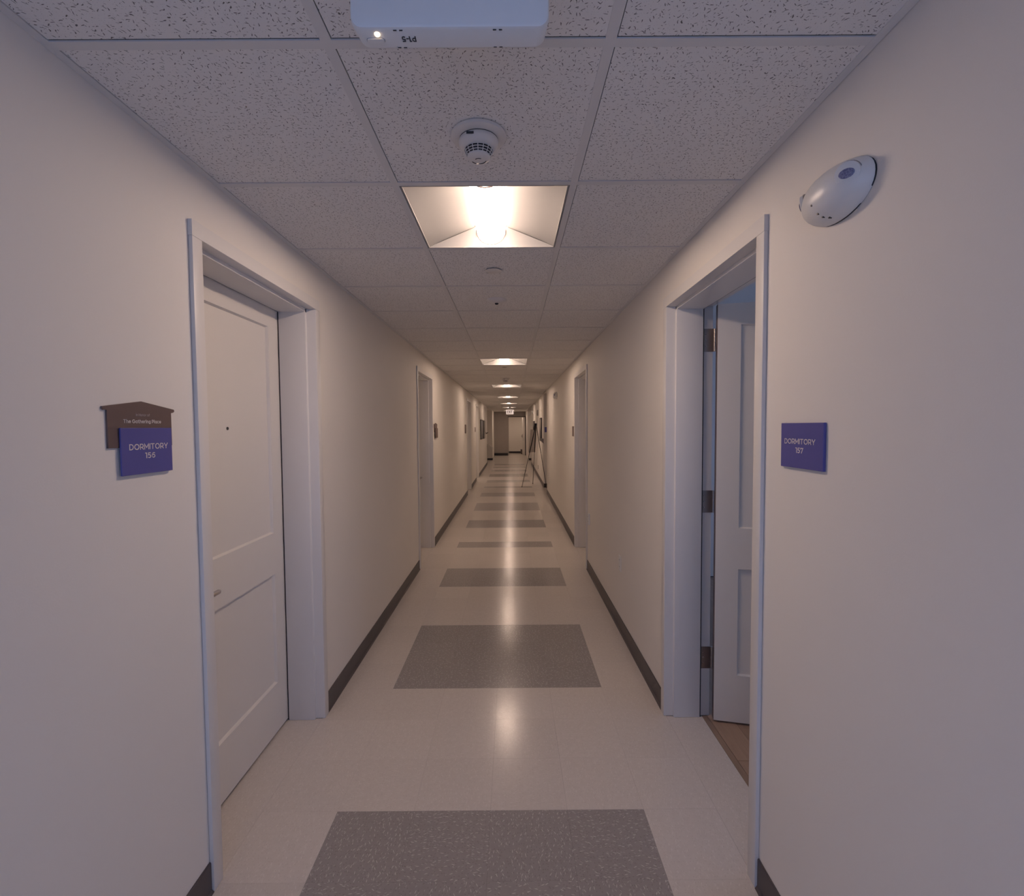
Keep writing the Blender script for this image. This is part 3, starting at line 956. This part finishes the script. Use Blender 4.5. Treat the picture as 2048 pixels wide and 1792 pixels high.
# ------------------------------------------------------------------ smoke detectors
def detector_parts():
    P = []
    m = MB().lathe([(0.076, 0.0), (0.078, -0.004), (0.077, -0.009), (0.070, -0.0125), (0.058, -0.014)], 48)
    P.append(('base_plate', m.mesh('base_plate', 'detector_plastic', smooth=35)))
    m = MB().lathe([(0.0545, -0.016), (0.0565, -0.020), (0.0555, -0.028), (0.049, -0.037), (0.0425, -0.0415)], 48)
    P.append(('body', m.mesh('body', 'detector_plastic', smooth=35)))
    m = MB().lathe([(0.0545, -0.0135), (0.0545, -0.0165)], 48)
    P.append(('seam', m.mesh('seam', 'dark_plastic')))
    m = MB().lathe([(0.0385, -0.040), (0.0355, -0.050), (0.029, -0.060)], 40)
    P.append(('chamber', m.mesh('chamber', 'dark_plastic', smooth=35)))
    # grille: rings and ribs
    m = MB()
    for r, z in ((0.0405, -0.0430), (0.0385, -0.0490), (0.0355, -0.0550)):
        ring = []
        for q in range(41):
            a = 2 * PI * q / 40
            ring.append((r * math.cos(a), r * math.sin(a), z))
        m.tube(ring, 0.0011, 6)
    for q in range(16):
        a = 2 * PI * q / 16
        c, s = math.cos(a), math.sin(a)
        m.tube([(0.0415 * c, 0.0415 * s, -0.040), (0.0390 * c, 0.0390 * s, -0.049), (0.0320 * c, 0.0320 * s, -0.061)], 0.0012, 6)
    P.append(('grille', m.mesh('grille', 'detector_plastic')))
    m = MB().lathe([(0.033, -0.0590), (0.0325, -0.0635), (0.026, -0.068), (0.012, -0.0695), (0.001, -0.0697)], 40)
    P.append(('cap', m.mesh('cap', 'detector_plastic', smooth=35)))
    # two curved slots on the cap
    m = MB()
    for r, a0, a1 in ((0.021, 0.3, 1.6), (0.021, 2.0, 2.7), (0.010, 3.6, 5.4)):
        pts = [(r * math.cos(a0 + (a1 - a0) * i / 8), r * math.sin(a0 + (a1 - a0) * i / 8), -0.0690 if r > 0.015 else -0.0696) for i in range(9)]
        m.tube(pts, 0.0011, 6)
    P.append(('slot', m.mesh('slot', 'dark_plastic')))
    m = MB()
    # small maker's plate on the near flank
    m.box(-0.030, -0.010, -0.0560, -0.0535, -0.0275, -0.0215)
    P.append(('nameplate', m.mesh('nameplate', 'grey_text')))
    return P
DP = detector_parts()
def detector(x, y, label):
    t = thing('smoke_detector', label, 'smoke detector', (x, y, HC), 'smoke detectors on the ceiling')
    for nm, me in DP:
        obj(nm, me, t)
detector(-0.087, 1.425, 'round smoke detector in front of the nearest ceiling light')
detector(-0.095, 8.32, 'small far smoke detector between the second and third ceiling lights')

def sprinkler(y, label):
    t = thing('sprinkler_cover', label, 'sprinkler', (-0.088, y, HC), 'sprinkler covers on the ceiling')
    MB().lathe([(0.030, 0.001), (0.030, -0.004)], 32).build('collar', 'dark_plastic', t)
    MB().lathe([(0.043, -0.0042), (0.0435, -0.0055), (0.041, -0.0068)], 40).build('cover_plate', 'detector_plastic', t, smooth=40)
sprinkler(2.62, 'flat round sprinkler cover right behind the nearest ceiling light')
sprinkler(6.84, 'flat round sprinkler cover right behind the second ceiling light')
sprinkler(10.85, 'tiny sprinkler cover right behind the third ceiling light')
t = thing('ceiling_sensor', 'shallow white dome sensor with a dark tip on the ceiling', 'sensor', (-0.090, 3.225, HC))
MB().lathe([(0.062, 0.001), (0.062, -0.003), (0.055, -0.010), (0.036, -0.018), (0.016, -0.022)], 40).build('dome', 'detector_plastic', t, smooth=40)
MB().lathe([(0.012, -0.0215), (0.012, -0.027), (0.007, -0.031), (0.001, -0.0315)], 24).build('sensor_tip', 'dark_plastic', t, smooth=40)

# ------------------------------------------------------------------ white box hanging from the ceiling near the viewer
bx0, bx1, by0, by1, bz0, bz1 = -0.236, 0.061, 0.752, 0.797, 2.118, 2.312
t = thing('emergency_sign_housing', 'white rounded box hanging close overhead with a glowing indicator', 'exit sign', ((bx0 + bx1) / 2, (by0 + by1) / 2, bz0))
cx, cy = (bx0 + bx1) / 2, (by0 + by1) / 2
hw, hd = (bx1 - bx0) / 2, (by1 - by0) / 2
def rrect(w, h, r, n=6):
    pts = []
    for sx, sy, a0 in ((1, 1, 0), (-1, 1, PI / 2), (-1, -1, PI), (1, -1, 1.5 * PI)):
        for i in range(n + 1):
            a = a0 + PI / 2 * i / n
            pts.append((sx * (w - r) + r * math.cos(a), sy * (h - r) + r * math.sin(a)))
    return pts
zc = (bz1 - bz0) / 2
sec = lambda w, h, r, y: [(p[0], y, p[1] + zc) for p in rrect(w, h, r)]
m = MB().rings([sec(hw - 0.006, zc - 0.006, 0.014, -hd), sec(hw - 0.002, zc - 0.002, 0.016, -hd + 0.002), sec(hw, zc, 0.018, -hd + 0.006),
                sec(hw - 0.004, zc - 0.0, 0.018, hd - 0.006), sec(hw - 0.008, zc - 0.003, 0.016, hd - 0.002), sec(hw - 0.012, zc - 0.008, 0.014, hd)])
m.build('housing', 'white_plastic', t, smooth=35)
MB().box(-0.06, 0.06, -0.018, 0.018, bz1 - bz0, HC - bz0 - 0.0005).build('canopy', 'white_plastic', t, bev=0.003)
lx = lambda x: x - cx
ly = lambda y: y - cy
MB().lathe([(0.0042, 0.0006), (0.0042, -0.0012), (0.0028, -0.0028), (0.0005, -0.0032)], 16, (lx(-0.198), ly(0.764), 0)).build('indicator_lamp', 'led', t, smooth=40)
ov = [(lx(-0.203) + p[0], ly(0.776) + p[1]) for p in rrect(0.013, 0.0042, 0.004)]
MB().prism(ov, -0.0016, 0.0008, 'z').build('test_button', 'white_plastic', t)
o2 = [(lx(-0.203) + p[0], ly(0.776) + p[1]) for p in rrect(0.0140, 0.0050, 0.0046)]
MB().prism(o2, -0.0004, 0.0004, 'z').build('button_recess', 'sign_edge', t)
# printed upside down for someone walking in under it
me = text_mesh('P1-5', 'grey_text', -0.0105, 0.0105, -0.0052, 0.0052, lambda u, w, d: (-u, w, -d))
obj('lettering', me, t, (lx(-0.152), ly(0.7735), -0.0003))
for x_, y_ in ((-0.165, 0.7575), (-0.016, 0.7575), (-0.165, 0.7905), (-0.016, 0.7905)):
    for q in (-0.005, 0.004):
        MB().box(lx(x_) + q - 0.0025, lx(x_) + q + 0.0025, ly(y_) - 0.0006, ly(y_) + 0.0006, -0.0006, 0.0004).build('latch_slot', 'dark_plastic', t)

# ------------------------------------------------------------------ twin head emergency light on the right wall
def emergency_light(yc, zc_, label):
    t = thing('emergency_light', label, 'emergency light', (XR, yc, zc_), 'oval emergency lights on the right wall')
    a, b2, d = 0.1125, 0.0642, 0.0711
    n = 40
    R = []
    for f, g in ((0.0, 1.0), (0.06, 1.0), (0.14, 0.985), (0.28, 0.95), (0.45, 0.875), (0.62, 0.76), (0.78, 0.60), (0.90, 0.42), (0.97, 0.23), (1.0, 0.05)):
        ring = []
        for k in range(n):
            th = 2 * PI * k / n
            c, s = math.cos(th), math.sin(th)
            yy = a * g ** 0.82 * math.copysign(abs(c) ** 0.95, c)
            zz = b2 * (g ** 0.8) * math.copysign(abs(s) ** 0.95, s) - 0.005 * f
            ring.append((-0.0006 - d * f, yy, zz))
        R.append(ring)
    MB().rings(R).build('body', 'white_plastic', t, smooth=50)
    MB().rings([[(-0.0003 - q, a * 1.012 * math.cos(2 * PI * k / n), b2 * 1.02 * math.sin(2 * PI * k / n)) for k in range(n)] for q in (0.0, 0.003)]).build('back_seam', 'dark_plastic', t)
    for s in (-1, 1):
        # swivelling head set into the body, axis leaning out along the wall
        ax = Vector((-0.76, s * 0.62, -0.16)).normalized()
        u = ax.cross(Vector((0, 0, 1))).normalized()
        w = ax.cross(u)
        c0 = Vector((-0.040, s * 0.079, 0.006))
        def ring(r, h):
            return [tuple(c0 + ax * h + u * (r * math.cos(2 * PI * k / 28)) + w * (r * math.sin(2 * PI * k / 28))) for k in range(28)]
        hd_ = MB().rings([ring(0.026, -0.024), ring(0.0265, 0.005), ring(0.0255, 0.0095), ring(0.021, 0.0115)]).build('lamp_head', 'white_plastic', t, smooth=40)
        MB().rings([ring(0.0268, -0.012), ring(0.0285, 0.000), ring(0.0280, 0.0022), ring(0.0266, 0.0024)]).build('lamp_ring', 'grey_metal', hd_)
        def oval(r, h):
            return [tuple(c0 + ax * h + u * (r * 0.85 * math.cos(2 * PI * k / 28)) + w * (r * 0.55 * math.sin(2 * PI * k / 28))) for k in range(28)]
        MB().rings([oval(0.019, 0.0105), oval(0.0185, 0.0130), oval(0.014, 0.0145)]).build('lamp_lens', 'head_lens', hd_, smooth=40)
    for xx, yy, zz, r in ((-0.0690, 0.008, -0.025, 0.0026), (-0.0560, 0.004, -0.0455, 0.0034), (-0.0450, 0.002, -0.0540, 0.0030), (-0.0340, -0.006, -0.0590, 0.0028)):
        q = MB().lathe([(r, -0.0025), (r, 0.004)], 12, (0, 0, 0), 'x')
        q.v = [(p[0] + xx + 0.0012, p[1] + yy, p[2] + zz) for p in q.v]
        q.build('indicator', 'dark_plastic', t)
emergency_light(1.209, 2.084, 'white oval emergency light on the right wall beside the open door')
emergency_light(8.66, 2.075, 'small far emergency light on the right wall before the alcove')

# ------------------------------------------------------------------ signs
def sign_plate(name, side, y0, y1, z0, z1, d0, d1, label, group, lines=(), mat='blue_sign'):
    X = XL if side == 'L' else XR
    sg = 1 if side == 'L' else -1
    t = thing(name, label, 'sign', (X, (y0 + y1) / 2, z0), group)
    c = (y0 + y1) / 2
    m = MB()
    xs = sorted((sg * d0, sg * d1))
    m.box(xs[0], xs[1], y0 - c, y1 - c, 0, z1 - z0)
    m.build('plate', mat, t, bev=0.0012)
    for body, a, b2, q0, q1, mt in lines:
        if side == 'L':
            fr = lambda u, w, d: (d1 + 0.0002 + d, u - c, w - z0)
            me = text_mesh(body, mt, a, b2, q0, q1, fr)
        else:
            fr = lambda u, w, d: (-d1 - 0.0002 - d, -u - c, w - z0)
            me = text_mesh(body, mt, -b2, -a, q0, q1, fr)
        obj('lettering', me, t)
    return t
def house_plaque(side, y0, y1, zp, ze, zb, label, group, lines=(), d=0.010):
    """plaque in the outline of a gabled house"""
    X = XL if side == 'L' else XR
    sg = 1 if side == 'L' else -1
    c = (y0 + y1) / 2
    t = thing('memorial_plaque', label, 'sign', (X, c, zb), group)
    h = (y1 - y0) / 2
    w = h - 0.013
    poly = [(0, zp - zb), (-h, ze - zb + 0.0015), (-h - 0.001, ze - zb - 0.004), (-h + 0.003, ze - zb - 0.007), (-w, ze - zb - 0.007), (-w, 0),
            (w, 0), (w, ze - zb - 0.009), (h - 0.003, ze - zb - 0.007), (h + 0.001, ze - zb - 0.004), (h, ze - zb + 0.0015)]
    xs = sorted((sg * 0.0006, sg * d))
    MB().prism(poly, xs[0], xs[1], 'x').build('plate', 'brown_sign', t)
    for body, a, b2, q0, q1, mt in lines:
        fr = lambda u, w_, dd: (d + 0.0002 + dd, u - c, w_ - zb)
        obj('lettering', text_mesh(body, mt, a, b2, q0, q1, fr), t)
    return t
house_plaque('L', 1.1995, 1.4535, 1.6007, 1.5812, 1.4786, 'brown house shaped plaque reading The Gathering Place beside door 156', None,
             [('In Honor of', 1.305, 1.3548, 1.5608, 1.5678, 'sign_text_dim'), ('The Gathering Place', 1.2619, 1.3973, 1.5420, 1.5516, 'sign_text')], d=0.005)
sign_plate('room_sign', 'L', 1.246, 1.4326, 1.4055, 1.5293, 0.0053, 0.0100, 'blue room sign reading DORMITORY 156 on the left wall', 'room signs along the corridor',
           [('DORMITORY', 1.2719, 1.4139, 1.4710, 1.4868, 'sign_text'), ('156', 1.3259, 1.363, 1.4470, 1.4622, 'sign_text')])
sign_plate('room_sign', 'R', 1.2485, 1.4448, 1.4045, 1.5305, 0.0006, 0.0085, 'blue room sign reading DORMITORY 157 on the right wall', 'room signs along the corridor',
           [('DORMITORY', 1.2815, 1.4250, 1.4715, 1.4865, 'sign_text'), ('157', 1.3340, 1.3700, 1.4468, 1.4619, 'sign_text')])
house_plaque('L', 6.325, 6.58, 1.585, 1.566, 1.464, 'brown house shaped plaque past the second door on the left', None)
sign_plate('room_sign', 'L', 6.365, 6.56, 1.39, 1.516, 0.0110, 0.0195, 'dark room sign under the far house shaped plaque on the left', 'room signs along the corridor', mat='brown_sign')
sign_plate('room_sign', 'R', 6.235, 6.43, 1.400, 1.530, 0.0006, 0.0085, 'small room sign just past the second door on the right', 'room signs along the corridor', mat='brown_sign')
sign_plate('room_sign', 'L', 10.55, 10.76, 1.395, 1.585, 0.0006, 0.012, 'dark room sign just before the third door on the left', 'room signs along the corridor', mat='brown_sign')
sign_plate('room_sign', 'L', 13.42, 13.62, 1.40, 1.525, 0.0006, 0.012, 'dark room sign just before the fourth door on the left', 'room signs along the corridor', mat='brown_sign')
t = thing('room_sign', 'small dark blue sign on the alcove wall beyond the easel', 'sign', (0.93, 12.25, 1.39), 'room signs along the corridor')
MB().box(-0.098, 0.098, -0.010, -0.0006, 0, 0.128).build('plate', 'blue_sign', t, bev=0.001)

# exit sign at the far end
t = thing('exit_sign', 'small lit EXIT sign hanging at the far end of the corridor', 'exit sign', (-0.058, 19.8, 2.04))
MB().box(-0.150, 0.150, -0.020, 0.020, 0, 0.185).build('housing', 'exit_face', t, bev=0.006)
MB().box(-0.05, 0.05, -0.02, 0.02, 0.185, HC - 2.04 - 0.0005).build('canopy', 'white_plastic', t)
obj('lettering', text_mesh('EXIT', 'exit_red', -0.105, 0.105, 0.04, 0.155, lambda u, w, d: (u, -0.0205 - d, w)), t)

# ------------------------------------------------------------------ wall plates
def wall_plate(side, y, z, label, group, mat='white_plastic', w=0.07, h=0.115, slots=True, d=0.006):
    X = XL if side == 'L' else XR
    sg = 1 if side == 'L' else -1
    t = thing('wall_outlet', label, 'outlet', (X, y, z), group)
    xs = sorted((sg * 0.0006, sg * d))
    MB().box(xs[0], xs[1], -w / 2, w / 2, -h / 2, h / 2).build('cover_plate', mat, t, bev=0.002)
    if slots:
        for q in (-0.026, 0.026):
            xs = sorted((sg * (d - 0.001), sg * (d + 0.0012)))
            so = MB().box(xs[0], xs[1], -0.016, 0.016, q - 0.014, q + 0.014).build('socket', mat, t, bev=0.004)
            for u in (-0.006, 0.006):
                xs = sorted((sg * (d + 0.0005), sg * (d + 0.0016)))
                MB().box(xs[0], xs[1], u - 0.001, u + 0.001, q - 0.003, q + 0.006).build('slot', 'dark_plastic', so)
wall_plate('R', 3.605, 0.505, 'white wall outlet low between the two doors on the right', 'outlets low on the right wall')
wall_plate('R', 5.045, 0.565, 'wall plate low beside the second door on the right', 'outlets low on the right wall', mat='white_plastic', d=0.016)
wall_plate('R', 14.77, 0.31, 'dark outlet low on the far wall behind the easel', 'outlets low on the right wall', mat='dark_plastic', slots=False)

# ------------------------------------------------------------------ easel and board
t = thing('easel', 'black metal tripod easel standing by the alcove corner', 'easel', (0.60, 12.55, 0))
tl = lambda x, y, z: (x - 0.60, y - 12.55, z)
apex = tl(0.628, 12.45, 1.60)
for f in ((0.256, 12.37, 0.006), (0.868, 12.12, 0.006), (0.563, 13.02, 0.006)):
    g = tl(*f)
    mid = tuple(apex[i] + (g[i] - apex[i]) * 0.46 for i in range(3))
    lg = MB().tube([mid, g], 0.0075, 10).build('leg', 'easel_leg', t)
    if f[0] < 0.8:
        MB().tube([apex, mid], 0.013, 12).build('leg_sleeve', 'black_metal', lg)
    else:
        MB().tube([apex, mid], 0.0085, 12).build('leg_sleeve', 'black_metal', lg)
    MB().lathe([(0.011, 0.0), (0.011, 0.02), (0.008, 0.028)], 12, (g[0], g[1], 0)).build('foot', 'black_metal', lg)
MB().box(apex[0] - 0.035, apex[0] + 0.02, apex[1] - 0.03, apex[1] + 0.03, 1.55, 1.615).build('apex_bracket', 'black_metal', t, bev=0.006)
MB().tube([(apex[0] - 0.03, apex[1], 1.60), (apex[0] - 0.045, apex[1], 1.50), (apex[0] - 0.055, apex[1], 1.44)], [0.02, 0.022, 0.012], 10).build('clamp', 'black_metal', t)
# grey board leaning behind the easel
t = MB()
bvs = [(0.442, 12.78, 0.86), (0.62, 12.88, 0.86), (0.655, 12.86, 1.46), (0.50, 12.77, 1.46)]
t.add(bvs + [(x + 0.004, y + 0.010, z) for x, y, z in bvs], [(0, 1, 2, 3), (7, 6, 5, 4), (0, 4, 5, 1), (1, 5, 6, 2), (2, 6, 7, 3), (3, 7, 4, 0)])
bvs_c = (0.55, 12.82, 0.86)
t.v = [(x - bvs_c[0], y - bvs_c[1], z - bvs_c[2]) for x, y, z in t.v]
tag(t.build('display_board', 'grey_board', None, bvs_c), 'grey display board held by the black easel', 'board')
# small grey box on the wall past the alcove
t = thing('wall_box', 'small grey box on the wall just past the alcove corner', 'wall box', (XR + 0.004, 12.45, 1.10))
MB().prism([(-0.0006, 0.0), (-0.05, 0.06), (-0.06, 0.12), (-0.0006, 0.12)], -0.16, 0.16, 'y').build('cover', 'grey_metal', t)
MB().box(-0.064, -0.0006, -0.165, 0.165, 0.1205, 0.128).build('lid', 'grey_metal', t)

# ------------------------------------------------------------------ pictures
def picture(side, y0, y1, z0, z1, mat, label, d=0.03):
    X = XL if side == 'L' else XR + 0.004
    sg = 1 if side == 'L' else -1
    c = (y0 + y1) / 2
    t = thing('framed_picture', label, 'picture', (X, c, z0), 'pictures near the end of the corridor')
    h, w, fw = z1 - z0, (y1 - y0) / 2, 0.03
    xs = sorted((sg * 0.0006, sg * d))
    m = MB()
    m.box(xs[0], xs[1], -w, w, 0, fw).box(xs[0], xs[1], -w, w, h - fw, h)
    m.box(xs[0], xs[1], -w, -w + fw, fw, h - fw).box(xs[0], xs[1], w - fw, w, fw, h - fw)
    m.build('picture_frame', 'picture_frame', t)
    xs = sorted((sg * 0.0008, sg * (d - 0.006)))
    MB().box(xs[0], xs[1], -w + fw, w - fw, fw, h - fw).build('print', mat, t)
picture('L', 15.74, 16.86, 1.13, 1.775, 'pic_a', 'grey blue landscape picture on the left wall past the fourth door')
picture('L', 17.29, 18.05, 1.12, 1.765, 'pic_b', 'dark picture nearest the end of the left wall')
picture('R', 12.92, 13.56, 1.145, 1.765, 'pic_c', 'tall picture on the right wall right beside the easel')
picture('R', 16.9, 17.7, 1.15, 1.73, 'pic_b', 'brown picture on the right wall behind the top of the easel')

# ------------------------------------------------------------------ small things at the far end
def alarm(name, loc, axis, label, mat='white_plastic', r=0.055):
    t = thing(name, label, 'alarm', loc, 'round alarms at the far end')
    s = -1
    prof = [(r, s * 0.0006), (r, s * 0.012), (r * 0.85, s * 0.03), (r * 0.5, s * 0.042), (r * 0.1, s * 0.045)]
    MB().lathe(prof, 28, (0, 0, 0), axis).build('dome', mat, t, smooth=40)
    MB().lathe([(r * 1.15, s * 0.0003), (r * 1.15, s * 0.004)], 28, (0, 0, 0), axis).build('base', mat, t)
alarm('alarm_bell', (XR + 0.004, 18.15, 2.065), 'x', 'round white alarm high on the right wall near its far end')
alarm('alarm_bell', (0.84, 22.3, 2.09), 'y', 'round white alarm on the jutting wall beside the far doorway', r=0.05)
t = thing('wall_speaker', 'dark slim device high on the right wall behind the easel', 'speaker', (XR + 0.004, 14.77, 1.86))
MB().box(-0.035, -0.0006, -0.08, 0.08, 0, 0.17).build('housing', 'grey_metal', t, bev=0.006)
MB().box(-0.038, -0.0355, -0.06, 0.06, 0.02, 0.15).build('grille', 'dark_plastic', t)
t = thing('wall_bracket', 'small black bracket sticking out from the end of the left wall', 'bracket', (XL, 19.2, 1.29))
MB().box(0.0006, 0.012, -0.05, 0.05, -0.04, 0.05).build('bracket_plate', 'black_metal', t)
MB().tube([(0.012, 0, 0.0), (0.05, 0, 0.005), (0.085, 0, 0.03)], 0.016, 10).build('arm', 'black_metal', t)
tag(MB().box(XL + 0.0005, XL + 0.004, 20.12, 20.2, 0.104, 0.82).box(XL - 0.08, XL + 0.004, 20.2005, 20.204, 0.104, 0.82).build('trim_1', 'black_metal'), 'dark corner guard on the end of the left wall', 'trim', kind='structure')
# waste bins
t = thing('waste_bin', 'grey waste bin with a slanted lid past the left wall', 'bin', (-1.10, 22.9, 0))
MB().box(-0.22, 0.22, -0.18, 0.18, 0.0005, 0.085).build('plinth', 'black_metal', t)
MB().prism([(-0.23, 0.085), (0.21, 0.085), (0.21, 0.56), (0.06, 0.70), (-0.23, 0.72)], -0.19, 0.19, 'y').build('body', 'bin_grey', t)
MB().prism([(-0.235, 0.7205), (0.06, 0.7005), (0.215, 0.5605), (0.22, 0.575), (0.065, 0.718), (-0.235, 0.738)], -0.195, 0.195, 'y').build('lid', 'bin_grey', t)
t = thing('waste_basket', 'small brown waste basket inside the far doorway', 'bin', (0.62, 27.6, 0))
m = MB().rings([[(p[0], p[1], 0.0005) for p in rrect(0.09, 0.08, 0.02)], [(p[0], p[1], 0.25) for p in rrect(0.115, 0.10, 0.02)]])
m.build('body', 'bin_brown', t)
m = MB().rings([[(p[0], p[1], 0.2505) for p in rrect(0.120, 0.105, 0.02)], [(p[0], p[1], 0.265) for p in rrect(0.120, 0.105, 0.02)]])
m.build('rim', 'bin_brown', t)
